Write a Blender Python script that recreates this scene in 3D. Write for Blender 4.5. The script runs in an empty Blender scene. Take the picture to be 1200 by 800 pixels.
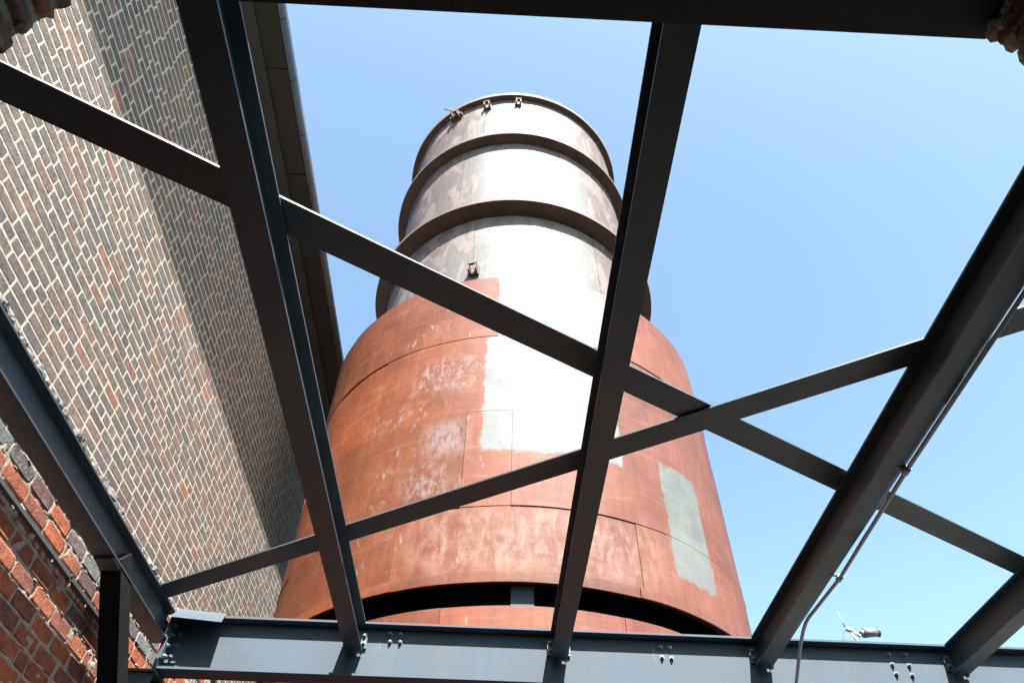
import bpy, math, random
from mathutils import Vector, Matrix, noise
random.seed(7)
R = math.radians
C = bpy.context.scene.collection
SC = bpy.context.scene
G = 1.6                      # eye height above the ground; heights below are given above the eye

# ------------------------------------------------------------------ camera
cam = bpy.data.cameras.new('camera'); cam.lens = 24.8; cam.sensor_width = 36; cam.clip_end = 6000; cam.clip_start = 0.02
co = bpy.data.objects.new('camera', cam); C.objects.link(co)
rt = Vector((0.9990573, -0.0414942, 0.0127549)); up = Vector((-0.0393816, -0.7427208, 0.6684421)); fw = Vector((0.0182631, 0.6683143, 0.7436548))
m = Matrix((rt, up, -fw)).transposed().to_4x4(); m.translation = Vector((0, 0, G)); co.matrix_world = m
SC.camera = co
# ------------------------------------------------------------------ light
SUN = Vector((0.185, -0.70, 1.0)).normalized()
w = bpy.data.worlds.new('World'); SC.world = w; w.use_nodes = True
nt = w.node_tree; nt.nodes.clear()
sk = nt.nodes.new('ShaderNodeTexSky'); sk.sky_type = 'NISHITA'; sk.sun_disc = False
sk.sun_elevation = math.asin(SUN.z); sk.sun_rotation = math.atan2(SUN.x, SUN.y)
sk.altitude = 0; sk.air_density = 1.0; sk.dust_density = 2.3; sk.ozone_density = 0.25
bg = nt.nodes.new('ShaderNodeBackground'); bg.inputs['Strength'].default_value = 0.052
out = nt.nodes.new('ShaderNodeOutputWorld')
tint = nt.nodes.new('ShaderNodeMix'); tint.data_type = 'RGBA'; tint.blend_type = 'MULTIPLY'; tint.inputs[0].default_value = 1.0
tint.inputs[7].default_value = (.925, 1.05, 1.0, 1)
nt.links.new(sk.outputs[0], tint.inputs[6]); nt.links.new(tint.outputs[2], bg.inputs[0]); nt.links.new(bg.outputs[0], out.inputs[0])
sl = bpy.data.lights.new('sun', 'SUN'); sl.energy = 5.0; sl.angle = R(0.45); sl.color = (1.0, 0.955, 0.89)
so = bpy.data.objects.new('sun', sl); C.objects.link(so); so.rotation_euler = SUN.to_track_quat('Z', 'Y').to_euler(); so.location = (3, -8, 16)
SC.view_settings.view_transform = 'Standard'; SC.view_settings.look = 'None'
SC.view_settings.exposure = 3.0; SC.view_settings.gamma = 1.0

# ------------------------------------------------------------------ node helper
class N:
    def __init__(s, name):
        s.m = bpy.data.materials.new(name); s.m.use_nodes = True; s.t = s.m.node_tree
        s.b = s.t.nodes['Principled BSDF']; s.tc = None
    def n(s, typ, **k):
        o = s.t.nodes.new('ShaderNode' + typ)
        for a, v in k.items(): setattr(o, a, v)
        return o
    def l(s, a, b): s.t.links.new(a, b)
    def put(s, inp, v):
        if hasattr(v, 'links') or isinstance(v, bpy.types.NodeSocket): s.l(v, inp)
        else: inp.default_value = v
    def obj(s):
        if not s.tc: s.tc = s.n('TexCoord')
        return s.tc.outputs['Object']
    def pos(s): return s.n('NewGeometry').outputs['Position']
    def scale(s, v, sc):
        o = s.n('VectorMath', operation='MULTIPLY'); s.l(v, o.inputs[0]); o.inputs[1].default_value = sc; return o.outputs[0]
    def noise(s, v, sc, det=4, rough=.55, dist=0):
        o = s.n('TexNoise'); s.l(v, o.inputs['Vector']); o.inputs['Scale'].default_value = sc; o.inputs['Detail'].default_value = det
        o.inputs['Roughness'].default_value = rough; o.inputs['Distortion'].default_value = dist; return o.outputs['Fac']
    def ramp(s, v, st, interp='LINEAR'):
        o = s.n('ValToRGB'); s.l(v, o.inputs[0]); e = o.color_ramp.elements; o.color_ramp.interpolation = interp
        while len(e) < len(st): e.new(0.5)
        for i, (p, c) in enumerate(st):
            e[i].position = p; e[i].color = (c if len(c) == 4 else (*c, 1)) if hasattr(c, '__len__') else (c, c, c, 1)
        return o.outputs[0]
    def math(s, op, a, b=0.0, c=0.0, clamp=False):
        o = s.n('Math', operation=op); o.use_clamp = clamp
        for i, v in enumerate((a, b, c)): s.put(o.inputs[i], v)
        return o.outputs[0]
    def mix(s, f, a, b, mode='MIX'):
        o = s.n('Mix', data_type='RGBA', blend_type=mode); s.put(o.inputs[0], f)
        for i, v in ((6, a), (7, b)):
            s.put(o.inputs[i], (*v, 1) if isinstance(v, tuple) and len(v) == 3 else v)
        return o.outputs[2]
    def step(s, v, a, b):        # smooth 0..1 between a and b
        o = s.n('MapRange', interpolation_type='SMOOTHSTEP'); s.put(o.inputs[0], v); o.inputs[1].default_value = a; o.inputs[2].default_value = b
        return o.outputs[0]
    def band(s, v, a, b, e):     # 1 inside a..b, edge e
        return s.math('MULTIPLY', s.step(v, a - e, a + e), s.math('SUBTRACT', 1.0, s.step(v, b - e, b + e)))
    def bump(s, h, st, d=.01):
        o = s.n('Bump'); s.l(h, o.inputs['Height']); o.inputs['Strength'].default_value = st; o.inputs['Distance'].default_value = d
        s.l(o.outputs[0], s.b.inputs['Normal'])
    def set(s, **k):
        for a, v in k.items(): s.put(s.b.inputs[a.replace('_', ' ')], (*v, 1) if isinstance(v, tuple) and len(v) == 3 else v)
        return s.m

def steel(name, col, rough=.42, var=.3, dustc=(.30, .29, .27), spec=.5):
    a = N(name); p = a.pos()
    n1 = a.noise(p, 3.0, 5, .6); n2 = a.noise(p, 60, 3, .6)
    c = a.mix(a.ramp(n1, [(.3, 1 - var), (.7, 1 + var)]), (0, 0, 0), col)
    c = a.mix(1.0, col, a.ramp(n1, [(.3, 1 - var), (.7, 1.0)]), 'MULTIPLY')
    sp = a.ramp(n2, [(.66, 0), (.74, 1)])
    c = a.mix(a.math('MULTIPLY', sp, .35), c, dustc)
    c = a.mix(a.math('MULTIPLY', a.ramp(a.noise(a.scale(p, (1, 1, .4)), 9, 6, .7), [(.56, 0), (.75, 1)]), .22), c, dustc)
    a.bump(a.noise(p, 45, 3, .5), .12, .004)
    return a.set(Base_Color=c, Specular_IOR_Level=spec, Roughness=a.ramp(n1, [(.3, rough - .08), (.7, rough + .12)]))
M = {}
M['steel'] = steel('blue grey painted steel', (.036, .050, .066), .7, .3, (.08, .085, .09), .2)
M['dark'] = steel('dark painted steel', (.026, .046, .060), .5, .35, (.08, .09, .092))
M['lintel'] = steel('weathered lintel steel', (.014, .016, .017), .6, .5, (.10, .09, .07))
M['zinc'] = N('galvanised steel').set(Base_Color=(.10, .105, .11), Metallic=.3, Roughness=.42)
M['bolt'] = N('bolt steel').set(Base_Color=(.09, .10, .115), Metallic=.3, Roughness=.5)
M['conduit'] = N('grey metal conduit').set(Base_Color=(.20, .27, .33), Metallic=.0, Roughness=.35)
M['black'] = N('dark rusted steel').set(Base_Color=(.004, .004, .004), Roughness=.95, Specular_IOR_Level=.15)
M['white'] = N('white enamel').set(Base_Color=(.26, .27, .27), Roughness=.4)
M['cable'] = N('black cable').set(Base_Color=(.02, .02, .022), Roughness=.6)

def brick_mat(name, stops, bumpst=.5, dirt=(.4, .38, .35), dirtamt=.35):
    a = N(name); p = a.pos()
    oi = a.n('ObjectInfo').outputs['Random']; at = a.n('Attribute', attribute_name='tone').outputs['Fac']
    r = a.math('FRACT', a.math('ADD', a.math('MULTIPLY', oi, 7.31), at))
    c = a.ramp(r, stops)
    c = a.mix(1.0, c, a.ramp(a.noise(p, 26, 5, .7), [(.3, .45), (.72, 1.5)]), 'MULTIPLY')
    c = a.mix(1.0, c, a.ramp(a.noise(p, 1.3, 4, .6), [(.35, .82), (.68, 1.16)]), 'MULTIPLY')
    c = a.mix(a.math('MULTIPLY', a.ramp(a.noise(p, 55, 5, .7), [(.5, 0), (.72, 1)]), dirtamt), c, dirt)
    c = a.mix(a.ramp(a.noise(p, 75, 2, .5), [(.70, 0), (.76, .7)]), c, (.03, .027, .027))
    a.bump(a.noise(p, 90, 6, .7), bumpst, .006)
    return a.set(Base_Color=c, Roughness=.9)
M['brick_up'] = brick_mat('weathered brown grey brick', [(0, (.0662, .0587, .0528)), (.10, (.1082, .0704, .0622)), (.2, (.0640, .0645, .0584)), (.3, (.1236, .0724, .0565)), (.4, (.0949, .0724, .0678)),
    (.5, (.0530, .0528, .0565)), (.6, (.1214, .0763, .0641)), (.7, (.0795, .0685, .0622)), (.8, (.1325, .0704, .0490)), (.88, (.0861, .0645, .0622)), (.95, (.0552, .0431, .0414)), (.985, (.1877, .0685, .0396)), (1, (.0729, .0645, .0584))], .5, (.2208, .1760, .1461), .25)
M['brick_low'] = brick_mat('orange red brick', [(0, (.2363, .0556, .0201)), (.2, (.2677, .0684, .0258)), (.38, (.1339, .0424, .0258)), (.5, (.2599, .0587, .0201)), (.62, (.0788, .0490, .0489)),
    (.72, (.2206, .0654, .0315)), (.85, (.1102, .0358, .0230)), (1, (.2836, .0783, .0287))], .9, (.2836, .1892, .1378), .3)
M['brick_grey'] = brick_mat('grey painted brick', [(0, (.1020, .1190, .1275)), (.5, (.0722, .0765, .0850)), (.8, (.0850, .0510, .0425)), (1, (.1148, .1275, .1318))], .9)
M['brick_jamb'] = brick_mat('dark red and brown brick', [(0, (.0720, .0576, .0528)), (.3, (.1800, .0576, .0432)), (.55, (.0840, .0672, .0576)), (.75, (.1920, .0624, .0432)), (1, (.0624, .0576, .0504))], .9, (.1200, .1200, .0840), .4)
def mortar(name, c1, c2, sc=30, st=.6):
    a = N(name); p = a.pos()
    c = a.mix(a.ramp(a.noise(p, sc, 6, .7), [(.35, 0), (.65, 1)]), c1, c2)
    c = a.mix(a.math('MULTIPLY', a.ramp(a.noise(p, 3, 4, .6), [(.4, 0), (.65, 1)]), .4), c, c1)
    a.bump(a.noise(p, 80, 6, .7), st, .008)
    return a.set(Base_Color=c, Roughness=.95)
M['mortar_up'] = mortar('pale cream mortar', (.265, .245, .200), (.40, .375, .31))
M['mortar_low'] = mortar('rough sandy mortar', (.1836, .1620, .1350), (.3132, .2916, .2484), 22, 1)
M['mortar_jamb'] = mortar('green grey mortar', (.12, .14, .115), (.21, .235, .19), 18, 1)
M['rubble'] = mortar('broken mortar and stone', (.035, .034, .033), (.15, .145, .135), 40, 1)
M['mason'] = mortar('coarse grey green stone', (.14, .15, .125), (.30, .30, .23), 30, 1)

def ground_mat():
    a = N('dusty concrete yard'); p = a.pos()
    c = a.mix(a.noise(p, .8, 6, .6), (.0450, .0441, .0414), (.0720, .0698, .0653)); c = a.mix(a.ramp(a.noise(p, 12, 5, .7), [(.5, 0), (.8, .5)]), c, (.0360, .0338, .0315))
    a.bump(a.noise(p, 30, 5, .6), .4, .01); return a.set(Base_Color=c, Roughness=.9)
M['ground'] = ground_mat()

SX, SY, SR = 0.231, 6.796, 2.25      # stack axis and radius
def polar(a):                         # angle (deg, 0 = facing the viewer) and height above eye
    s = a.n('SeparateXYZ'); a.l(a.obj(), s.inputs[0])
    th = a.math('MULTIPLY', a.math('ARCTAN2', s.outputs[0], a.math('MULTIPLY', s.outputs[1], -1)), 57.2958)
    return th, s.outputs[2]
def rust_mat():
    a = N('red rusted steel plate'); p = a.obj(); th, z = polar(a)
    cb = a.n('CombineXYZ'); a.l(a.math('MULTIPLY', th, .04), cb.inputs[0]); a.l(z, cb.inputs[1]); q = cb.outputs[0]
    big = a.noise(q, 1.1, 5, .6, .6); med = a.noise(a.scale(q, (1, .6, 1)), 5, 6, .65, .3)
    run = a.noise(a.scale(q, (6.5, .45, 1)), 3.2, 5, .6, .2)      # vertical runs
    hor = a.noise(a.scale(q, (.5, 6, 1)), 2.4, 6, .7, .5)        # horizontal scuffs
    sx = a.step(th, -42, 22)  # orange left to pinkish right: sheen of the light put into the colour
    base = a.mix(sx, (.1043, .0300, .0113), (.0834, .0300, .0216))
    base = a.mix(a.ramp(big, [(.35, 0), (.65, 1)]), base, a.mix(sx, (.0834, .0217, .0088), (.0793, .0356, .0269)))
    base = a.mix(a.math('MULTIPLY', a.ramp(med, [(.46, 0), (.7, 1)]), .55), base, a.mix(sx, (.1336, .0440, .0159), (.1043, .0440, .0318)))
    base = a.mix(a.math('MULTIPLY', a.ramp(run, [(.46, 0), (.68, 1)]), .5), base, (.0585, .0228, .0168))
    base = a.mix(a.math('MULTIPLY', a.ramp(hor, [(.54, 0), (.74, 1)]), .38), base, (.1336, .0795, .0617))
    # pale uneven patches low in the middle
    pale_low = a.math('MULTIPLY', a.band(th, -22, 26, 10), a.band(z, 2.65, 3.15, .12))
    pale_low = a.math('MULTIPLY', pale_low, a.ramp(a.noise(a.scale(q, (2.2, .9, 1)), 4, 6, .7, .5), [(.42, 0), (.62, 1)]))
    base = a.mix(a.math('MULTIPLY', pale_low, .75), base, (.1419, .0983, .0787))
    # grey flakes of old paint
    fl = a.ramp(a.noise(a.scale(q, (3.2, 1.1, 1)), 3.4, 7, .72, .15), [(.60, 0), (.66, 1)])
    fm = a.math('MULTIPLY', fl, a.math('ADD', a.math('MULTIPLY', a.band(th, -38, -9, 5), .9), a.math('MULTIPLY', a.band(z, 2.5, 6.3, .2), .12)), clamp=True)
    def blot(t0, t1, z0, z1, thr=.47):
        mk = a.math('MULTIPLY', a.band(th, t0 - 1, t1 + 1, 3.0), a.band(z, z0 - .03, z1 + .03, .12))
        return a.math('MULTIPLY', mk, a.ramp(a.noise(a.scale(q, (3.6, 1.9, 1)), 4.5, 7, .74, .1), [(thr + .01, 0), (thr + .13, 1)]))
    for b in (blot(-25.5, -12.5, 4.5, 4.85, .46), blot(-20, -13.5, 3.76, 4.04, .40), blot(-24, -17, 3.3, 3.62, .45), blot(-24, -19, 3.75, 3.9, .52), blot(-34, -28, 3.3, 3.75, .53), blot(-27, -16, 5.3, 5.55, .53), blot(-38,-22,4.15,4.4,.52)):
        fm = a.math('MAXIMUM', fm, a.math('MULTIPLY', b, .85))
    base = a.mix(a.math('MULTIPLY', fm, .62), base, (.1322, .1333, .1398))
    rough = a.ramp(med, [(.3, .54), (.7, .72)])
    # every plate has weathered a little differently
    pr = a.n('ObjectInfo').outputs['Random']
    base = a.mix(1.0, base, a.ramp(pr, [(0, (.80, .84, .88)), (.5, (1.0, .97, .97)), (1, (1.14, 1.06, 1.0))]), 'MULTIPLY')
    base = a.mix(1.0, base, a.ramp(a.noise(q, .8, 5, .65, .4), [(.34, (.74, .72, .74)), (.52, (1.0, 1.0, 1.0)), (.68, (1.16, 1.12, 1.1))]), 'MULTIPLY')
    # bare bright plate in the middle
    n3 = a.noise(q, 9, 4, .7); zz = a.math('ADD', z, a.math('MULTIPLY', a.math('SUBTRACT', n3, .5), .16)); tt = a.math('ADD', th, a.math('MULTIPLY', a.math('SUBTRACT', n3, .5), 3.0))
    lo = a.band(tt, -8.9, 22.2, .35); hi = a.band(tt, -6.3, 24.5, .35)
    wm = a.math('MAXIMUM', a.math('MULTIPLY', lo, a.band(zz, 3.72, 5.12, .02)), a.math('MULTIPLY', hi, a.band(zz, 5.08, 7, .02)))
    sc2 = a.math('SUBTRACT', 1.0, a.math('MULTIPLY', a.ramp(a.noise(a.scale(q, (3, 2, 1)), 4, 6, .75), [(.60, 0), (.70, 1)]), .5))
    wm = a.math('MULTIPLY', wm, sc2)
    drip = a.math('MULTIPLY', a.ramp(a.noise(a.scale(q, (16, .4, 1)), 4, 3, .6), [(.54, 0), (.66, 1)]), a.step(z, 5.75, 6.08))
    wm = a.math('MULTIPLY', wm, a.math('SUBTRACT', 1.0, a.math('MULTIPLY', drip, .7)))
    base = a.mix(wm, base, a.mix(a.ramp(a.noise(q, 2.2, 5, .6, .5), [(.35, 0), (.65, 1)]), a.mix(a.step(z, 4.1, 4.2), (.066, .075, .079), (.060, .067, .069)), a.mix(a.step(z, 4.1, 4.2), (.086, .092, .094), (.088, .090, .089))))
    # grey panel on the right
    gm = a.math('MULTIPLY', a.band(a.math('ADD', tt, a.math('MULTIPLY', z, 0.0)), 32.4, 44.8, .4), a.band(zz, 2.84, 3.94, .02))
    gc = a.mix(a.ramp(a.noise(q, 5, 5, .6), [(.35, 0), (.65, 1)]), (.055, .061, .060), (.072, .079, .077))
    gc = a.mix(a.math('MULTIPLY', a.band(z, 2.7, 3.28, .03), .35), gc, (.092, .096, .094))
    base = a.mix(gm, base, gc)
    clean = a.math('MAXIMUM', wm, gm)
    a.bump(a.math('ADD', a.noise(q, 14, 6, .65), a.math('MULTIPLY', hor, .6)), .22, .012)
    a.set(Base_Color=base, Roughness=a.math('ADD', a.math('MULTIPLY', wm, -.02), rough), Metallic=0.0, Specular_IOR_Level=a.math('ADD', .13, a.math('MULTIPLY', wm, .05)))
    return a.m
def bare_mat():
    a = N('mottled bare steel plate'); th, z = polar(a)
    cb = a.n('CombineXYZ'); a.l(a.math('MULTIPLY', th, .04), cb.inputs[0]); a.l(z, cb.inputs[1]); q = cb.outputs[0]
    n1 = a.noise(q, 1.2, 6, .62, .8); n2 = a.noise(a.scale(q, (1.2, .8, 1)), 5, 6, .7, .4); run = a.noise(a.scale(q, (7, .35, 1)), 3, 5, .65, .3)
    side = a.math('ABSOLUTE', a.math('SUBTRACT', th, 3))
    edge = a.step(a.math('ADD', side, a.math('MULTIPLY', a.math('SUBTRACT', n1, .5), 60)), 22, 40)
    c = a.mix(a.ramp(n1, [(.3, 0), (.7, 1)]), (.0586, .0619, .0639), (.0777, .0763, .0765))
    c = a.mix(a.math('MULTIPLY', a.ramp(n2, [(.5, 0), (.66, 1)]), .4), c, (.0607, .0473, .0439))
    mauve = a.mix(a.ramp(n2, [(.35, 0), (.65, 1)]), (.0532, .0384, .0367), (.0726, .0554, .0537))
    c = a.mix(a.math('MULTIPLY', edge, .85), c, mauve)
    c = a.mix(a.math('MULTIPLY', a.ramp(run, [(.56, 0), (.72, 1)]), .55), c, (.0345, .0168, .0100))
    stain = a.ramp(a.noise(a.scale(q, (1.5, .8, 1)), 1.9, 7, .7, .7), [(.50, 0), (.54, 1)])
    c = a.mix(a.math('MULTIPLY', stain, .62), c, (.1216, .0957, .0913))
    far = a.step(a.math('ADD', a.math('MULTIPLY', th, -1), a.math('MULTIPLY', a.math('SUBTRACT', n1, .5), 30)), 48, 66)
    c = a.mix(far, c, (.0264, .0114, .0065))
    tealm = a.math('MULTIPLY', a.band(th, -40, 40, 10), a.ramp(a.noise(q, 2.3, 4, .6, .6), [(.52, 0), (.66, 1)]))
    c = a.mix(a.math('MULTIPLY', tealm, .35), c, (.0567, .0688, .0719))
    a.bump(a.math('ADD', a.noise(q, 10, 6, .65), n1), .2, .012)
    return a.set(Base_Color=c, Roughness=a.ramp(n2, [(.3, .46), (.7, .64)]), Specular_IOR_Level=.2, Metallic=.06)
M['rust'] = rust_mat(); M['bare'] = bare_mat()
def rustdark():
    a = N('dark brown rusted ring'); p = a.pos()
    c = a.mix(a.ramp(a.noise(p, 5, 6, .7), [(.35, 0), (.65, 1)]), (.022, .0095, .0068), (.048, .022, .014))
    a.bump(a.noise(p, 40, 5, .6), .3, .01); return a.set(Base_Color=c, Roughness=.75)
M['ring'] = rustdark()
def eave_mat(name, c1, c2, rough, met=0):
    a = N(name); p = a.pos(); c = a.mix(a.ramp(a.noise(p, 2.5, 5, .6), [(.35, 0), (.65, 1)]), c1, c2)
    return a.set(Base_Color=c, Roughness=rough, Metallic=met)
M['soffit'] = eave_mat('brown soffit sheet', (.0121, .0105, .0097), (.0169, .0149, .0137), .5)
M['gutter'] = eave_mat('blue grey metal gutter', (.0372, .0484, .0620), (.0527, .0620, .0744), .3, .3)
M['frieze'] = eave_mat('grey frieze board', (.0222, .0234, .0242), (.0302, .0306, .0306), .6)
M['roof'] = eave_mat('dark metal roof', (.06, .06, .065), (.09, .09, .09), .5)

# ------------------------------------------------------------------ object helpers
def link(name, verts, faces, mat, parent=None, smooth=False, attr=None):
    me = bpy.data.meshes.new(name); me.from_pydata(verts, [], faces); me.update()
    if mat: me.materials.append(M[mat] if isinstance(mat, str) else mat)
    if smooth: me.polygons.foreach_set('use_smooth', [True] * len(me.polygons))
    if attr is not None:
        at = me.attributes.new('tone', 'FLOAT', 'FACE'); at.data.foreach_set('value', attr)
    o = bpy.data.objects.new(name, me); C.objects.link(o)
    if parent: o.parent = parent; o.matrix_parent_inverse = parent.matrix_basis.inverted()
    return o
def tag(o, label=None, cat=None, group=None, kind=None):
    for k, v in (('label', label), ('category', cat), ('group', group), ('kind', kind)):
        if v: o[k] = v
    return o
def thing(name, label, cat, loc=(0, 0, 0), group=None):
    o = bpy.data.objects.new(name, None); C.objects.link(o); o.location = loc; o.empty_display_size = .1
    return tag(o, label, cat, group)
BOXF = [(0, 3, 2, 1), (4, 5, 6, 7), (0, 1, 5, 4), (1, 2, 6, 5), (2, 3, 7, 6), (3, 0, 4, 7)]
class MB:
    def __init__(s): s.v = []; s.f = []
    def add(s, v, f): b = len(s.v); s.v += [tuple(x) for x in v]; s.f += [tuple(i + b for i in q) for q in f]; return s
    def box(s, x0, x1, y0, y1, z0, z1): return s.add([(x0, y0, z0), (x1, y0, z0), (x1, y1, z0), (x0, y1, z0), (x0, y0, z1), (x1, y0, z1), (x1, y1, z1), (x0, y1, z1)], BOXF)
    def bar(s, p, q, wid, hei, upv=(0, 0, 1)):     # rectangular bar from p to q
        p = Vector(p); q = Vector(q); d = (q - p).normalized(); sx = d.cross(Vector(upv)).normalized(); sz = sx.cross(d)
        v = [c + sx * a * wid / 2 + sz * b * hei / 2 for c in (p, q) for a, b in ((-1, -1), (1, -1), (1, 1), (-1, 1))]
        return s.add(v, [(0, 1, 2, 3), (7, 6, 5, 4), (0, 4, 5, 1), (1, 5, 6, 2), (2, 6, 7, 3), (3, 7, 4, 0)])
    def tube(s, pts, r, n=10):
        pts = [Vector(p) for p in pts]; b = len(s.v); u = None
        for i, p in enumerate(pts):
            d = (pts[min(i + 1, len(pts) - 1)] - pts[max(i - 1, 0)]).normalized()
            if u is None: u = d.orthogonal().normalized()
            u = (u - d * u.dot(d)).normalized(); vv = d.cross(u)
            rr = r[i] if isinstance(r, (list, tuple)) else r
            s.v += [tuple(p + (u * math.cos(2 * math.pi * k / n) + vv * math.sin(2 * math.pi * k / n)) * rr) for k in range(n)]
        for i in range(len(pts) - 1):
            for k in range(n):
                a = b + i * n; s.f.append((a + k, a + (k + 1) % n, a + n + (k + 1) % n, a + n + k))
        s.f.append(tuple(b + k for k in reversed(range(n)))); s.f.append(tuple(b + (len(pts) - 1) * n + k for k in range(n)))
        return s
    def go(s, name, mat, parent=None, smooth=False): return link(name, [(x, y, z + G) for x, y, z in s.v], s.f, mat, parent, smooth)
def smooth_auto(o):
    me = o.data; me.polygons.foreach_set('use_smooth', [len(p.vertices) == 4 for p in me.polygons])
def struct(o): o['kind'] = 'structure'; return o

# ------------------------------------------------------------------ ground (tessellated so it stays one sheet to the horizon)
gv = []; gf = []
ring = [0, 3, 6, 12, 30, 100, 400, 1500, 3500]
gv.append((0, 0, 0))
for r_ in ring[1:]:
    for k in range(32): gv.append((r_ * math.cos(k * math.pi / 16), r_ * math.sin(k * math.pi / 16), 0))
for k in range(32): gf.append((0, 1 + k, 1 + (k + 1) % 32))
for i in range(len(ring) - 2):
    for k in range(32): a = 1 + i * 32; gf.append((a + k, a + 32 + k, a + 32 + (k + 1) % 32, a + (k + 1) % 32))
struct(link('ground', gv, gf, 'ground'))

# ------------------------------------------------------------------ bricks
def brick_mesh(L, H, D, rng, chip=.3):
    """front face towards +X, long axis Y, clipped uneven corners; origin at the middle of the back"""
    j = lambda q: rng.uniform(-q, q); out = []
    for sy, sz in ((-1, -1), (1, -1), (1, 1), (-1, 1)):
        c1 = rng.uniform(.003, .012) * (.6 + chip); c2 = rng.uniform(.003, .010) * (.6 + chip)
        p = (sy * L / 2, sz * (H / 2 - c2)); q = (sy * (L / 2 - c1), sz * H / 2)
        out += [p, q] if sy * sz > 0 else [q, p]
    out = [(y + j(.0012 + .002 * chip), z + j(.0009 + .0016 * chip)) for y, z in out]
    v = [(0, y, z) for y, z in out] + [(D * (.80 - .25 * chip), y, z) for y, z in out]
    k = .0012 + .006 * chip
    v += [(D + j(.0004 + .001 * chip), y - math.copysign(min(k, abs(y)), y), z - math.copysign(min(k, abs(z)), z)) for y, z in out]
    f = []
    for r_ in (0, 8):
        for i in range(8): f.append((r_ + i, r_ + (i + 1) % 8, r_ + 8 + (i + 1) % 8, r_ + 8 + i))
    f.append(tuple(range(16, 24)))
    return v, f
def lay(parent, X, y0, y1, z0, z1, Lb, joint, course, D, mat, back, near, nparts, seed, hdr=6, chip=.3, jit=.002, wob=0, flip=1, matf=None, skip=None):
    """brick face on the plane x = X: the nparts bricks that show largest are parts, the others one joined part"""
    rng = random.Random(seed); items = []
    n = int(round((z1 - z0) / course))
    for i in range(n):
        zc = z0 + (i + .5) * course; hd = hdr and i % hdr == 3
        y = y0 - (i % 2) * Lb * (.5 if not hd else .25) - rng.uniform(0, .045)
        while y < y1:
            L = (Lb * .49 if hd else Lb) * rng.uniform(.982, 1.018)
            if not hd and rng.random() < .02: L *= .5
            L = L - joint * (0.5 if hd else 1) * 0
            a, b = max(y, y0), min(y + L - joint, y1)
            if b - a > .035:
                zz = zc + rng.uniform(-jit, jit) + wob * noise.noise(Vector(((a + b) / 2 * .9, zc * 1.7, seed)))
                if not (skip and skip((a + b) / 2, zz)): items.append(((a + b) / 2, zz, b - a))
            y += L
    items.sort(key=lambda t: (t[0] - near[0]) ** 2 + (t[1] - near[1]) ** 2)
    H = course - joint
    lens = {}
    groups = {}
    for k, (yc, zc, L) in enumerate(items):
        mt = matf(yc, zc, rng) if matf else mat
        if k < nparts:
            key = (round(L / .01), mt, rng.randrange(4))
            if key not in lens:
                v, f = brick_mesh(key[0] * .01, H, D, random.Random(str(key) + str(seed)), chip)
                me = bpy.data.meshes.new('brick'); me.from_pydata(v, [], f); me.materials.append(M[mt]); lens[key] = me
            o = bpy.data.objects.new('brick', lens[key]); C.objects.link(o); o.parent = parent
            o.location = Vector((X + back * 1.0 + rng.uniform(-jit, jit) * .8, yc, zc + G)) - parent.location
            o.rotation_euler = ((rng.uniform(-1, 1) * jit * 3), 0 if flip == 1 else 0, (rng.uniform(-1, 1) * jit * 2) + (math.pi if flip < 0 else 0))
        else:
            g = groups.setdefault(mt, ([], [], []))
            v, f = brick_mesh(L, H, D, rng, chip); b = len(g[0]); dx = rng.uniform(-jit, jit) * .8; t = rng.random()
            g[0].extend([(X + back + (p[0] + dx) * flip, yc + p[1] * flip, zc + p[2] + G) for p in v]); g[1].extend([tuple(i + b for i in q) for q in f]); g[2].extend([t] * len(f))
    for mt, (v, f, t) in groups.items():
        o = link('brickwork', v, f, mt, parent, attr=t); o['kind'] = 'stuff'

def rough_slab(name, mat, parent, axis_x, y0, y1, z0, z1, amp, step, seed, flip=1, depth=.2):
    """mortar face: a subdivided sheet with its thickness"""
    ny = max(2, int((y1 - y0) / step)); nz = max(2, int((z1 - z0) / step)); v = []; f = []
    for i in range(ny + 1):
        for k in range(nz + 1):
            y = y0 + (y1 - y0) * i / ny; z = z0 + (z1 - z0) * k / nz
            v.append((axis_x + amp * noise.noise(Vector((y * 14, z * 14, seed))) + amp * .6 * noise.noise(Vector((y * 45, z * 45, seed))), y, z + G))
    W = nz + 1
    for i in range(ny):
        for k in range(nz):
            q = (i * W + k, (i + 1) * W + k, (i + 1) * W + k + 1, i * W + k + 1); f.append(q if flip > 0 else q[::-1])
    b = len(v); x2 = axis_x - depth * flip
    rim = [i * W for i in range(ny + 1)] + [ny * W + k for k in range(1, nz + 1)] + [i * W + nz for i in range(ny - 1, -1, -1)] + [k for k in range(nz - 1, 0, -1)]
    for r_ in rim: v.append((x2, v[r_][1], v[r_][2]))
    n = len(rim)
    for i in range(n):
        q = (rim[i], b + i, b + (i + 1) % n, rim[(i + 1) % n]); f.append(q if flip > 0 else q[::-1])
    f.append(tuple(b + i for i in range(n)) if flip < 0 else tuple(b + i for i in reversed(range(n))))
    return link(name, v, f, mat, parent, smooth=False)

# ------------------------------------------------------------------ tall brick building on the left
XU = -2.42
bld = thing('brick_building', 'tall pale pointed brown brick building wall under a projecting metal eave', 'building', (XU, 5, 0))
rough_slab('mortar_bed', 'mortar_up', bld, XU + .0004, -5, 12.5, 2.2, 6.52, .0004, .06, 3)
MB().box(XU - .6, XU - .206, -5, 12.5, -G, 6.52).go('inner_wall', 'mortar_up', bld)
MB().box(XU - .206, XU - .012, -5, 12.5, -G, 2.199).go('lower_wall', 'mortar_up', bld)
lay(bld, XU, -.4, 12.5, 2.2, 6.45, .2035, .0135, .0668, .0050, 'brick_up', -.0035, (1.9, 3.0), 300, 11, hdr=7, chip=.10, jit=.0006)
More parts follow.
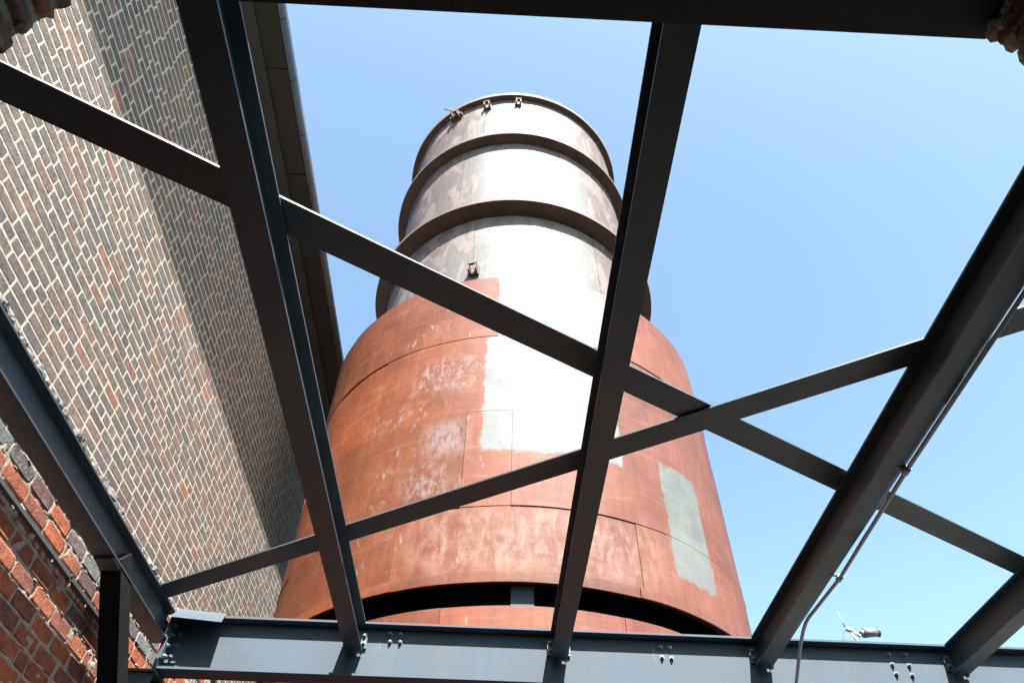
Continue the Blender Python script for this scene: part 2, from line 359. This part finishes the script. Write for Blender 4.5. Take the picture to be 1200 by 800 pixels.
# eave
MB().box(XU + .004, XU + .075, -5, 12.5, 6.37, 6.466).box(XU + .076, XU + .18, -5, 12.5, 6.42, 6.466).go('frieze', 'frieze', bld)
y = -5; k = 0
while y < 12.4:
    MB().box(-2.236, -2.046, y + .004, min(y + 1.076, 12.5), 6.467 + .004 * (k % 2), 6.50).go('soffit_panel', 'soffit', bld)
    y += 1.08; k += 1
y = -4.96; k = 0
while y < 12.4:
    b = min(y + .545, 12.5); e = .0025 * (k % 2)
    pr = [(-2.044, 6.468 - e), (-2.036, 6.463 - e), (-2.028, 6.463 - e), (-2.005 + e, 6.480), (-1.992 + e, 6.51), (-1.988, 6.515), (-1.988, 6.57), (-2.044, 6.57)]
    v = [(x, yy, z) for yy in (y + .003, b - .003) for x, z in pr]; n = len(pr)
    f = [(i, (i + 1) % n, n + (i + 1) % n, n + i) for i in range(n)] + [tuple(reversed(range(n))), tuple(range(n, 2 * n))]
    MB().add(v, f).go('gutter_section', 'gutter', bld)
    y += .545; k += 1
MB().box(-3.6, -2.046, -5, 12.5, 6.51, 6.56).go('roof_edge', 'roof', bld)

# ------------------------------------------------------------------ lower old wall
XL = -1.988
low = thing('old_brick_wall', 'crumbling orange red brick wall below the steel frame with ragged mortar', 'wall', (XL, 3, 0))
rough_slab('mortar_bed', 'mortar_low', low, XL + .0008, -.6, 12.5, -G, 2.12, .006, .035, 8, depth=.40)
def mlow(y, z, r):
    if z > 1.82 and (r.random() < .7): return 'brick_grey'
    if z > 1.735 and r.random() < .1: return 'brick_grey'
    return 'brick_low'
lay(low, XL, -.1, 12.5, .88, 2.12, .206, .014, .0766, .0070, 'brick_low', -.003, (2.7, 1.55), 300, 5, hdr=0, chip=.45, jit=.002, wob=.012, matf=mlow)
lay(low, XL, .48, 12.5, -1.57, .88, .206, .014, .0766, .0070, 'brick_low', -.003, (2.7, 1.55), 0, 6, hdr=0, chip=.45, jit=.002, wob=.012)
# ragged top of the wall: chunks of mortar and stone
rg = random.Random(4); mb = MB()
y = .5
while y < 9:
    for q in range(3):
        s = rg.uniform(.014, .040); cx = XL - .02 - q * .05 + rg.uniform(-.02, .01); cz = 2.150 + rg.uniform(0, .045) + (.01 if q == 0 else 0); cy = y + rg.uniform(-.03, .03)
        vs = []
        for a in range(7):
            t = a * math.tau / 7 + rg.random() * .4; rr = s * rg.uniform(.6, 1.1); vs.append((cx + rr * math.cos(t) * .7, cy + rr * math.sin(t) * 1.3, cz - s * .8))
        for a in range(7):
            t = a * math.tau / 7 + rg.random() * .4; rr = s * rg.uniform(.6, 1.0); vs.append((cx + rr * math.cos(t) * .7, cy + rr * math.sin(t) * 1.3, cz + s * rg.uniform(-.1, .5)))
        vs.append((cx, cy, cz + s * .75))
        f = [(i, (i + 1) % 7, 7 + (i + 1) % 7, 7 + i) for i in range(7)] + [(7 + i, 7 + (i + 1) % 7, 14) for i in range(7)] + [tuple(reversed(range(7)))]
        mb.add(vs, f)
    y += rg.uniform(.022, .04)
mb.go('rubble_top', 'rubble', low)['kind'] = 'stuff'
# blobs of mortar squeezed out below the conduit and here and there on the face
mb = MB(); rg = random.Random(9)
def blob(cx, cy, cz, sy, sz, sx):
    vs = [(cx + sx, cy, cz)]; n = 7
    for rr, xx in ((.55, .8), (1, 0)):
        for a in range(n):
            t = a * math.tau / n + rg.random() * .5; vs.append((cx + sx * xx * rg.uniform(.7, 1.1), cy + rr * sy * math.cos(t) * rg.uniform(.7, 1.2), cz + rr * sz * math.sin(t) * rg.uniform(.7, 1.2)))
    mb.add(vs, [(0, 1 + i, 1 + (i + 1) % n) for i in range(n)] + [(1 + i, 1 + n + i, 1 + n + (i + 1) % n, 1 + (i + 1) % n) for i in range(n)])
y = .6
while y < 4.3:
    blob(XL + .0, y, 1.690 - rg.uniform(0.01, .03), rg.uniform(.02, .05), rg.uniform(.012, .022), rg.uniform(.007, .013)); y += rg.uniform(.03, .07)
for _ in range(260):
    cz = .88 + .0766 * rg.randrange(3, 16) + rg.uniform(-.004, .004); blob(XL, rg.uniform(1.8, 4.3), cz, rg.uniform(.012, .04), rg.uniform(.005, .009), rg.uniform(.004, .008))
mb.go('mortar_lumps', 'mortar_low', low)['kind'] = 'stuff'

t = thing('metal_strip', 'straight pale metal strip fixed along the orange brick wall', 'strip', (XL, 2, 1.68 + G))
MB().box(XL + .006, XL + .024, -.1, 3.62, 1.690, 1.706).go('rail', 'zinc', t)
for yy in (1.5, 2.32, 3.12): MB().box(XL + .004, XL + .024, yy, yy + .015, 1.683, 1.713).go('clamp', 'zinc', t)

# ------------------------------------------------------------------ door opening the camera looks out of
YJ = .48
def worn_brick(D, L, H, seed, fine):
    """weathered brick with rounded arrises, front at x = +.014, reaching back to x = -D"""
    n = (3, 10, 4) if fine else (1, 2, 1); idx = {}; v = []; f = []
    def vid(i, j, k):
        if (i, j, k) not in idx:
            p = [2 * i / n[0] - 1, 2 * j / n[1] - 1, 2 * k / n[2] - 1]; q = Vector(p)
            h = Vector(((D + .014) / 2, L / 2, H / 2)); rr = min(.016, H * .3); c = Vector([max(-h[t] + rr, min(h[t] - rr, q[t] * h[t])) for t in range(3)])
            d = Vector([q[t] * h[t] for t in range(3)]) - c
            w_ = c + d.normalized() * rr if d.length > 1e-6 else c
            if d.length > 1e-6 and d.length < rr * .3: w_ = c + d
            w_ = w_ + noise.noise_vector(w_ * 28 + Vector((seed, 0, 0))) * .0045 + noise.noise_vector(w_ * 70 + Vector((seed, 3, 0))) * .0022
            idx[i, j, k] = len(v); v.append((w_.x + (.014 - D) / 2, w_.y, w_.z))
        return idx[i, j, k]
    for ax in range(3):
        a_, b_ = [(1, 2), (2, 0), (0, 1)][ax]
        for e in (0, n[ax]):
            for i in range(n[a_]):
                for j in range(n[b_]):
                    qd = []
                    for (di, dj) in ((0, 0), (1, 0), (1, 1), (0, 1)):
                        t = [0, 0, 0]; t[ax] = e; t[a_] = i + di; t[b_] = j + dj; qd.append(vid(*t))
                    f.append(tuple(qd if e else reversed(qd)))
    return v, f
def pier(x0, x1, flip, lab, seed, X):
    p = thing('brick_pier', lab, 'wall', (X, .3, 0), None)
    MB().box(min(x0, x1 - 0.0), max(x0, x1), -.02, YJ - .012, -G, 2.3).go('pier_core', 'mortar_jamb', p)
    rg = random.Random(seed); z = -G + .01; i = 0; n = 0
    while z < 2.28:
        ys = [(-.02, .09), (.10, .285), (.30, YJ)] if i % 2 else [(-.02, .185), (.20, .385), (.40, YJ)]
        ys = [(-.02, .255), (.27, YJ)] if i % 2 else [(-.02, .10), (.115, .355), (.37, YJ)]
        for a, b in ys:
            H = .050; hh = rg.uniform(-.004, .004); e = rg.uniform(-.014, .014) if b == YJ else 0
            v2, f2 = worn_brick(.10, b - a + e, H + hh, rg.random() * 50, z > .7)
            me = bpy.data.meshes.new('brick'); me.from_pydata(v2, [], f2); me.materials.append(M['brick_jamb']); me.polygons.foreach_set('use_smooth', [True] * len(f2))
            o = bpy.data.objects.new('brick', me); C.objects.link(o); o.parent = p
            o.location = Vector((X - .004 * flip + rg.uniform(-.003, .003), (a + b + e) / 2, z + .03 + G)) - p.location
            o.rotation_euler = (rg.uniform(-.02, .02), 0, (0 if flip > 0 else math.pi) + rg.uniform(-.01, .01))
        z += .0735; i += 1
    return p
pl = pier(-1.9, -.876, 1, 'shaded dark red brick pier with green grey mortar at upper left of the opening', 21, -.872)
pr_ = pier(1.026, 2.1, -1, 'shaded rough masonry pier at upper right end of the steel lintel', 22, 1.022)
def lumps(name, parent, pts, mat, seed):
    """broken lumps: faceted blocks with fractured, uneven faces"""
    rg = random.Random(seed); mb = MB()
    for (x, y, z, s) in pts:
        n = 9; vs = []; lv = ((-1.0, .55), (-.55, .95), (.0, 1.05), (.5, .9), (.95, .5)); sq = (rg.uniform(.7, 1.2), rg.uniform(.8, 1.4), rg.uniform(.6, 1.0)); tw = rg.random() * 3
        for hz, rr in lv:
            for a in range(n):
                t = a * math.tau / n + tw; d = 1 + .55 * noise.noise(Vector((math.cos(t) * 1.6 + x * 40, math.sin(t) * 1.6 + z * 40, hz * 1.7 + seed)))
                q = rr * d * rg.uniform(.88, 1.1) * s; vs.append((x + q * math.cos(t) * sq[0], y + q * math.sin(t) * sq[1], z + hz * s * sq[2] * rg.uniform(.85, 1.1)))
        m = len(lv)
        f = [(r * n + i, r * n + (i + 1) % n, (r + 1) * n + (i + 1) % n, (r + 1) * n + i) for r in range(m - 1) for i in range(n)] + [tuple(reversed(range(n))), tuple(range((m - 1) * n, m * n))]
        mb.add(vs, f)
    o = mb.go(name, mat, parent); o['kind'] = 'stuff'; return o
rg = random.Random(2)
lumps('mortar_lumps', pr_, [(1.022 + rg.uniform(-.014, .03), YJ - .004 + rg.uniform(-.045, -.012), 1.2 + k * .0125, rg.uniform(.010, .022)) for k in range(52)], 'mason', 3)
lumps('mortar_lumps', pr_, [(1.004 + rg.uniform(-.006, .01), YJ - .04 - k * .012, 1.525 + k * .002, rg.uniform(.005, .011)) for k in range(14)], 'mortar_low', 5)
lumps('mortar_lumps', pl, [(-.872 + rg.uniform(-.012, .004), YJ - .014 + rg.uniform(-.02, .0), 1.0 + k * .0735 * .5 - .003, rg.uniform(.010, .018)) for k in range(20)], 'mortar_jamb', 4)

lin = thing('steel_lintel', 'dark weathered steel lintel crossing the top edge above the opening', 'lintel', (0, .4, 1.56 + G))
def ibeam_x(th_, x0, x1, yc, zb, zt, fw, tf, tw, mat, skew=0):
    for nm, b in (('bottom_flange', (yc - fw / 2, yc + fw / 2, zb, zb + tf)), ('top_flange', (yc - fw / 2, yc + fw / 2, zt - tf, zt)), ('web', (yc - tw / 2, yc + tw / 2, zb + tf, zt - tf))):
        o = MB().box(x0, x1, *b); o.v = [(x, y + skew * (x - 0), z) for x, y, z in o.v]; o.go(nm, mat, th_)
ibeam_x(lin, -.860, 1.01, .374, 1.56, 1.80, .216, .014, .01, 'lintel', .003)
ibeam_x(lin, -.860, 1.01, .14, 1.56, 1.80, .216, .014, .01, 'lintel', .003)
pw = thing('brick_parapet', 'masonry outer wall above the steel lintel with unseen added roof and walls', 'wall', (0, .3, 1.8 + G))
MB().box(-.871, 1.021, -.02, YJ - .02, 1.802, 2.3).go('mortar_core', 'mortar_jamb', pw)
v = []; f = []; tn = []
for i in range(6):
    x = -.87
    while x < 1.0:
        b = len(v); L = min(.2, 1.018 - x); vv, ff = brick_mesh(L, .06, .018, rg, .9)
        v += [(x + L / 2 + q[1], YJ - .022 + q[0], 1.835 + i * .0735 + q[2] + G) for q in vv]; f += [tuple(reversed([j + b for j in q])) for q in ff]; tn += [rg.random()] * len(ff); x += .212
link('brickwork', v, f, 'brick_jamb', pw, attr=tn)['kind'] = 'stuff'

mb = MB().box(1.3, 9, .04, YJ - .02, -G, 2.3).box(-2.40, -1.9, .04, YJ - .02, -G, 2.3).go('added_side_wall', 'mortar_jamb', pw)  # unseen wall extensions, added to block low sky and ground bounce
MB().box(-2.40, 9, -7, .02, 2.305, 2.42).go('added_roof_slab', 'mortar_jamb', pw)  # unseen roof behind the eye, added to cut the sky fill
MB().box(-2.40, 9, -7.2, -7.0, -G, 2.42).go('added_back_wall', 'mortar_jamb', pw)  # unseen wall closing the added roof, keeps light out from behind
# ------------------------------------------------------------------ girder, joists, braces
SK = .0155                                   # the girder runs very slightly off square
def gy(x): return 4.02 + SK * (x - 1.15)     # y of the near flange edge
GB, GT = 1.648, 1.956
gir = thing('steel_girder', 'deep blue grey steel girder with bolted web across the bottom of the picture', 'girder', (0, 4.1, GB + G))
for nm, b in (('bottom_flange', (0, .13, GB, GB + .012)), ('top_flange', (0, .13, GT - .012, GT)), ('web', (.060, .068, GB + .012, GT - .012))):
    o = MB().box(-1.80, 5.2, *b); o.v = [(x, y + gy(x), z) for x, y, z in o.v]; o.go(nm, 'steel', gir)
def bolt(parent, p, nrm=(0, -1, 0), r=.0125, washer=True, mat='bolt'):
    p = Vector(p); n_ = Vector(nrm).normalized(); u = n_.orthogonal().normalized(); v_ = n_.cross(u); mb = MB()
    if washer: mb.tube([p - n_ * .001, p + n_ * .003], r * 1.35, 10)
    b = len(mb.v)
    for h, s in ((.003, 1), (.012, 1), (.014, .8)): mb.v += [tuple(p + n_ * h + (u * math.cos(k * math.pi / 3 + .3) + v_ * math.sin(k * math.pi / 3 + .3)) * r * s) for k in range(6)]
    for i in range(2):
        for k in range(6): mb.f.append((b + i * 6 + k, b + i * 6 + (k + 1) % 6, b + i * 6 + 6 + (k + 1) % 6, b + i * 6 + 6 + k))
    mb.f.append(tuple(b + 12 + k for k in range(6)))
    mb.tube([p + n_ * .013, p + n_ * .022], r * .5, 8)
    o = mb.go('bolt', mat, parent); o.data.polygons.foreach_set('use_smooth', [False] * len(o.data.polygons)); return o
def wy(x): return gy(x) + .0595
for x, z in ((-.567, 1.914), (-.508, 1.914), (-.562, 1.867), (-.503, 1.867), (1.02, 1.896), (1.075, 1.894), (1.021, 1.838), (1.076, 1.834),
             (2.389, 1.904), (2.491, 1.906), (2.388, 1.848), (2.488, 1.846), (2.391, 1.794), (2.484, 1.789)): bolt(gir, (x, wy(x), z), r=.0105)
for x in (-.62, .97): MB().box(x, x + .003, wy(x) - .002, wy(x), 1.80, GT - .013).go('joint_line', 'dark', gir)
# left end: end plate, angle and cover plate
MB().box(-1.815, -1.801, gy(-1.8) - .02, gy(-1.8) + .15, GB - .03, GT + .02).go('end_plate', 'steel', gir)
MB().box(-1.80, -1.792, wy(-1.8) - .075, wy(-1.8) - .001, 1.70, 1.93).box(-1.7915, -1.73, wy(-1.8) - .009, wy(-1.8) - .001, 1.70, 1.93).go('clip_angle', 'steel', gir)
for z in (1.90, 1.84, 1.78, 1.72): bolt(gir, (-1.7915, wy(-1.8) - .045, z), (1, 0, 0), r=.011)
for z in (1.86, 1.79, 1.73): bolt(gir, (-1.76, wy(-1.8) - .010, z), r=.011)
y0 = gy(-1.7)
MB().add([(-1.80, y0 - .002, 1.985), (-1.52, y0 - .004, 1.962), (-1.495, y0 - .095, 1.872), (-1.80, y0 - .075, 1.905),
          (-1.80, y0 + .002, 1.991), (-1.52, y0 + .000, 1.968), (-1.495, y0 - .091, 1.878), (-1.80, y0 - .071, 1.911)],
         [(0, 1, 2, 3), (7, 6, 5, 4), (0, 4, 5, 1), (1, 5, 6, 2), (2, 6, 7, 3), (3, 7, 4, 0)]).go('cover_plate', 'steel', gir)

JB, JT = 1.80, 1.956
def joist(xc, wf, label, y0=.50, y1=None, jt=JT):
    y1 = y1 or gy(xc) + .052
    t = thing('steel_joist', label, 'joist', (xc, 2, JB + G), 'dark steel joists running from the opening to the girder')
    tf, tw = .009, .008
    MB().box(xc - wf / 2, xc + wf / 2, y0, y1 - .012, JB, JB + tf).go('bottom_flange', 'dark', t)
    MB().box(xc - wf / 2, xc + wf / 2, y0, gy(xc) - .003, jt - tf, jt).go('top_flange', 'dark', t)
    MB().box(xc - tw / 2, xc + tw / 2, y0, gy(xc) - .003, JB + tf, jt - tf).box(xc - tw / 2, xc + tw / 2, gy(xc) - .003, y1, JB + tf, jt - .035).go('web', 'dark', t)
    for s in (-1, 1):
        a = xc + s * (tw / 2 + .0005); b = a + s * .008; c = a + s * .062
        MB().box(min(a, b), max(a, b), y1 - .065, y1 - .0005, JB + .02, jt - .045).box(min(b, c), max(b, c), y1 - .008, y1 - .0005 + .004, JB + .02, jt - .045).go('clip_angle', 'dark', t)
        for z in (JB + .045, JB + .09): bolt(t, (xc + s * .050, y1 - .0075, z), r=.0105)
    bolt(t, (xc + .032, y1 - .02, JB + .002), (0, 0, -1), r=.008, washer=False)
    return t
joist(-1.848, .104, 'heavy dark steel joist along the orange brick wall, leftmost of the row')
joist(-.760, .098, 'dark steel joist passing in front of the brick building and its metal eave')
joist(.4165, .093, 'dark steel joist crossing in front of the middle of the rusted tower')
joist(1.608, .098, 'dark steel joist against open sky with a metal conduit along its side')
joist(2.772, .098, 'short visible steel joist at the lower right corner of the picture')

def flat(label, p, q, wid, z, th_=.007):
    t = thing('flat_brace', label, 'brace', (p[0], p[1], z + G), 'crossed flat steel braces over the joists')
    MB().bar((p[0], p[1], z + th_ / 2), (q[0], q[1], z + th_ / 2), wid, th_).go('flat_bar', 'dark', t)
    d = (Vector(q) - Vector(p)).normalized()
    return t
flat('flat steel brace falling from upper left to lower right, uppermost at the crossing', (-1.85, .628), (2.80, 3.222), .125, 1.9685)
flat('flat steel brace rising from the girder at lower left towards the right edge', (-1.86, 3.755), (2.95, .918), .122, 1.957)

# column and knee brace under the girder's left end
col = thing('steel_column', 'dark steel column under the left end of the girder', 'column', (-1.86, 4.1, 0))
cy = gy(-1.8) + .05
MB().box(-1.93, -1.80, cy - .065, cy - .056, -G, 1.62).go('flange', 'steel', col)
MB().box(-1.93, -1.80, cy + .056, cy + .065, -G, 1.62).go('flange', 'steel', col)
MB().box(-1.869, -1.861, cy - .056, cy + .056, -G, 1.62).go('web', 'steel', col)
MB().box(-1.94, -1.79, cy - .08, cy + .08, 1.62, 1.632).go('cap_plate', 'steel', col)
kb = thing('knee_brace', 'black diagonal steel strut dropping from the leftmost joist near the orange wall', 'brace', (-1.85, 3.3, 1.6 + G))
MB().bar((-1.848, 3.20, 1.86 - .0), (-1.848, 4.06, 1.10), .10, .10, (1, 0, 0)).go('strut', 'black', kb)
MB().box(-1.895, -1.80, 3.10, 3.36, 1.786, 1.798).go('gusset', 'dark', kb)

# conduit beside the fourth joist
cd = thing('conduit', 'thin grey metal conduit running along the joist and bending down past the girder', 'pipe', (1.68, 3, 1.8 + G))
xcn = 1.668
MB().tube([(1.652, .5, 1.787), (1.660, 2.22, 1.786), (1.684, 3.05, 1.786), (1.662, 3.44, 1.786), (1.662, 3.50, 1.782), (1.665, 3.56, 1.77), (xcn + .012, 3.68, 1.745), (1.69, 3.80, 1.69), (1.70, 3.97, 1.60), (1.70, 3.985, 1.3), (1.70, 3.985, .2)], .0092, 10).go('pipe', 'conduit', cd, True)
for yy, xq in ((1.1, 1.655), (2.22, 1.660), (3.05, 1.684)):
    MB().tube([(xq, yy - .018, 1.7865), (xq, yy + .018, 1.7865)], .0145, 10).go('coupling', 'conduit', cd, True)
    MB().box(xq - .045, xq + .014, yy - .008, yy + .008, 1.7975, 1.7995).go('strap', 'bolt', cd)

# ------------------------------------------------------------------ flood light on the girder
fl = thing('flood_light', 'small grey flood light with cables perched on top of the girder', 'light', (2.25, 4.12, GT + G))
fy = 4.10
MB().tube([(2.235, fy, 1.957), (2.232, fy, 1.985), (2.205, fy, 2.05)], .006, 8).go('bracket', 'white', fl, True)
MB().tube([(2.19, fy, 2.062), (2.222, fy, 2.045)], [.015, .012], 10).tube([(2.222, fy, 2.045), (2.262, fy, 2.012)], .008, 8).tube([(2.255, fy, 2.02), (2.285, fy, 2.035)], .007, 8).go('swivel', 'white', fl, True)
smooth_auto(MB().tube([(2.268, fy, 2.03), (2.283, fy, 2.036)], [.014, .024], 14).tube([(2.283, fy, 2.036), (2.375, fy, 2.045)], [.027, .026], 16).tube([(2.375, fy, 2.045), (2.382, fy, 2.046)], [.029, .029], 16).go('lamp_head', 'zinc', fl))
MB().tube([(2.186, fy, 2.072), (2.172, fy, 2.17)], [.005, .0015], 6).go('aerial', 'white', fl, True)
MB().tube([(2.195, fy, 2.055), (2.165, fy, 2.045), (2.150, fy, 2.0), (2.150, fy, 1.957)], .002, 6).tube([(2.20, fy, 2.045), (2.225, fy, 2.02), (2.215, fy, 1.985), (2.235, fy, 1.957)], .002, 6).go('cable', 'cable', fl, True)
MB().box(2.26, 2.375, fy - .02, fy + .03, 1.957, 1.968).go('base_plate', 'bolt', fl)

# ------------------------------------------------------------------ the tower
tw_ = thing('rusted_tower', 'huge round rusted steel tower with bright bare upper drum and dark rings', 'tower', (SX, SY, G))
def lean(z): return -.0125 * max(0, z - 5.2)
def plate(name, r0, r1, a0, a1, z0, z1, mat, parent=tw_, thick=.02, step=2.0, nz=1, warp=0, bot=None):
    """curved plate, angles in degrees from the side facing the viewer; local coordinates of the tower"""
    n = max(2, int((a1 - a0) / step)); v = []; f = []
    for s in (0, 1):
        for i in range(n + 1):
            for k in range(nz + 1):
                t = R(a0 + (a1 - a0) * i / n); z = z0 + (z1 - z0) * k / nz; r = (r0 + (r1 - r0) * k / nz) - s * thick
                if not s and warp: r += warp * noise.noise(Vector((t * 5, z * 2.4, r0)))
                v.append((r * math.sin(t) + lean(z), -r * math.cos(t), z))
    W = nz + 1; o = (n + 1) * W; nv = len(v); v = v + v; sm = []      # second copy of the vertices: edges stay crisp
    for i in range(n):
        for k in range(nz):
            a = i * W + k; f.append((a, a + W, a + W + 1, a + 1)); f.append((o + a + 1, o + a + W + 1, o + a + W, o + a)); sm += [True, True]
        a = nv + i * W; f.append((a, o + a, o + a + W, a + W)); a = nv + i * W + nz; f.append((a + W, o + a + W, o + a, a)); sm += [False, False]
    if a1 - a0 < 359.9:
        for k in range(nz):
            q = nv + k; f.append((q, q + 1, o + q + 1, o + q)); a = nv + n * W + k; f.append((a, o + a, o + a + 1, a + 1)); sm += [False, False]
    me = bpy.data.meshes.new(name); me.from_pydata(v, [], f); me.materials.append(M[mat])
    me.polygons.foreach_set('use_smooth', sm)
    ob = bpy.data.objects.new(name, me); C.objects.link(ob); ob.parent = parent; return ob
def band_plates(z0, z1, r, seams, gap, mat, lap=.004):
    sm = sorted(seams)
    for i, a in enumerate(sm):
        b = sm[(i + 1) % len(sm)];  b = b + 360 if b <= a else b
        plate('steel_plate', r + (lap if i % 2 else 0), r + (lap if i % 2 else 0), a + gap, b - gap, z0, z1, mat, nz=6, warp=.006)
g = .04
band_plates(2.545, 2.622, SR + .012, (-101, -63, -24.5, 22.3, 66, 110, 155, 200), g, 'rust', .008)
band_plates(2.626, 3.180, SR, (-100, -62, -25.5, 23.4, 65, 110, 155, 200), g, 'rust')
band_plates(3.184, 4.160, SR + .004, (-85, -48, -12.4, -2.3, 31.5, 75, 120, 165, 215), g, 'rust')
band_plates(4.164, 5.140, SR, (-75, -36.4, 12.7, 52, 95, 140, 185, 235), g, 'rust')
band_plates(5.144, 6.085, SR + .004, (-98, -56, -6.3, 24.6, 68, 112, 156, 210), g, 'rust')
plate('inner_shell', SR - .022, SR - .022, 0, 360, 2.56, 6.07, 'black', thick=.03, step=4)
plate('shoulder', SR - .03, 1.86, 0, 360, 6.03, 6.05, 'rust', thick=.02, step=4)
# upper drum
band_plates(6.04, 7.96, 1.84, (-100, -58, -17.9, 33, 80, 125, 170, 215), .05, 'bare', .004)
band_plates(8.00, 10.10, 1.80, (-110, -70, -27, 21, 64, 108, 152, 200), .05, 'bare', .004)
band_plates(10.14, 11.72, 1.80, (-105, -61, -17.5, 27, 72, 115, 160, 205), .05, 'bare', .004)
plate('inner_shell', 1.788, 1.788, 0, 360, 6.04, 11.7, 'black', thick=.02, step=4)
for z, ri, ro in ((8.05, 1.78, 2.03), (10.15, 1.78, 1.945)):
    rgp = plate('stiffening_ring', ro, ro, 0, 360, z - .012, z + .012, 'ring', thick=ro - ri, step=2.5)
    plate('ring_lip', ro + .012, ro + .012, 0, 360, z - .01, z + .055, 'ring', thick=.011, step=2.5)
plate('rim_ring', 1.895, 1.895, 0, 360, 11.72, 11.80, 'ring', thick=.11, step=2.5)
# lower drum with its gap
LR = 2.19
band_plates(-G, 2.405, LR, (-92, -50, -15, 19.5, 60, 105, 150, 200), g, 'rust')
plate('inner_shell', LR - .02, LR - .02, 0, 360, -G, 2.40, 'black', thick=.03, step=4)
plate('dark_gap_core', 1.75, 1.75, 0, 360, -G, 5.9, 'black', thick=.05, step=4)  # black core added to stand in for the dark inside the gap
plate('gap_bracket', LR - .012, LR - .012, -2.1, 2.2, 2.37, 2.56, 'steel', thick=.03, step=1)
plate('gap_bracket', LR - .012, LR - .012, -65, -61, 2.37, 2.56, 'steel', thick=.03, step=1)
plate('gap_bracket', LR - .012, LR - .012, 60, 64, 2.37, 2.56, 'steel', thick=.03, step=1)
# brackets on the drum
def clip(th, z, r, rod=False, sc=1.0):
    t = R(th); o_ = Vector((SX + lean(z) + r * math.sin(t), SY - r * math.cos(t), z)); n_ = Vector((math.sin(t), -math.cos(t), 0)); s_ = Vector((math.cos(t), math.sin(t), 0)); u_ = Vector((0, 0, 1)); mb = MB()
    for s in (-1, 1): mb.bar(o_ + s_ * .045 * s * sc + n_ * -.005, o_ + s_ * .045 * s * sc + n_ * .11 * sc, .02, .13 * sc)
    mb.bar(o_ + s_ * -.07 * sc + n_ * .012, o_ + s_ * .07 * sc + n_ * .012, .02, .15 * sc, tuple(u_))
    mb.bar(o_ + s_ * -.06 * sc + n_ * .10 * sc + u_ * .05 * sc, o_ + s_ * .06 * sc + n_ * .10 * sc + u_ * .05 * sc, .03, .02, tuple(u_))
    if rod: mb.tube([o_ + n_ * .02 + s_ * .1, o_ + n_ * .22 - s_ * .16 + u_ * .14], .012, 6); mb.bar(o_ + n_ * .02 - s_ * .13, o_ + n_ * .02 + s_ * .1, .1, .05)
    mb.go('bracket', 'ring', tw_)
clip(-33.5, 11.55, 1.81, True, 1.1); clip(-15.9, 11.5, 1.81, sc=.9); clip(.5, 11.52, 1.81, sc=.8); clip(-17.0, 6.80, 1.85, sc=.95)
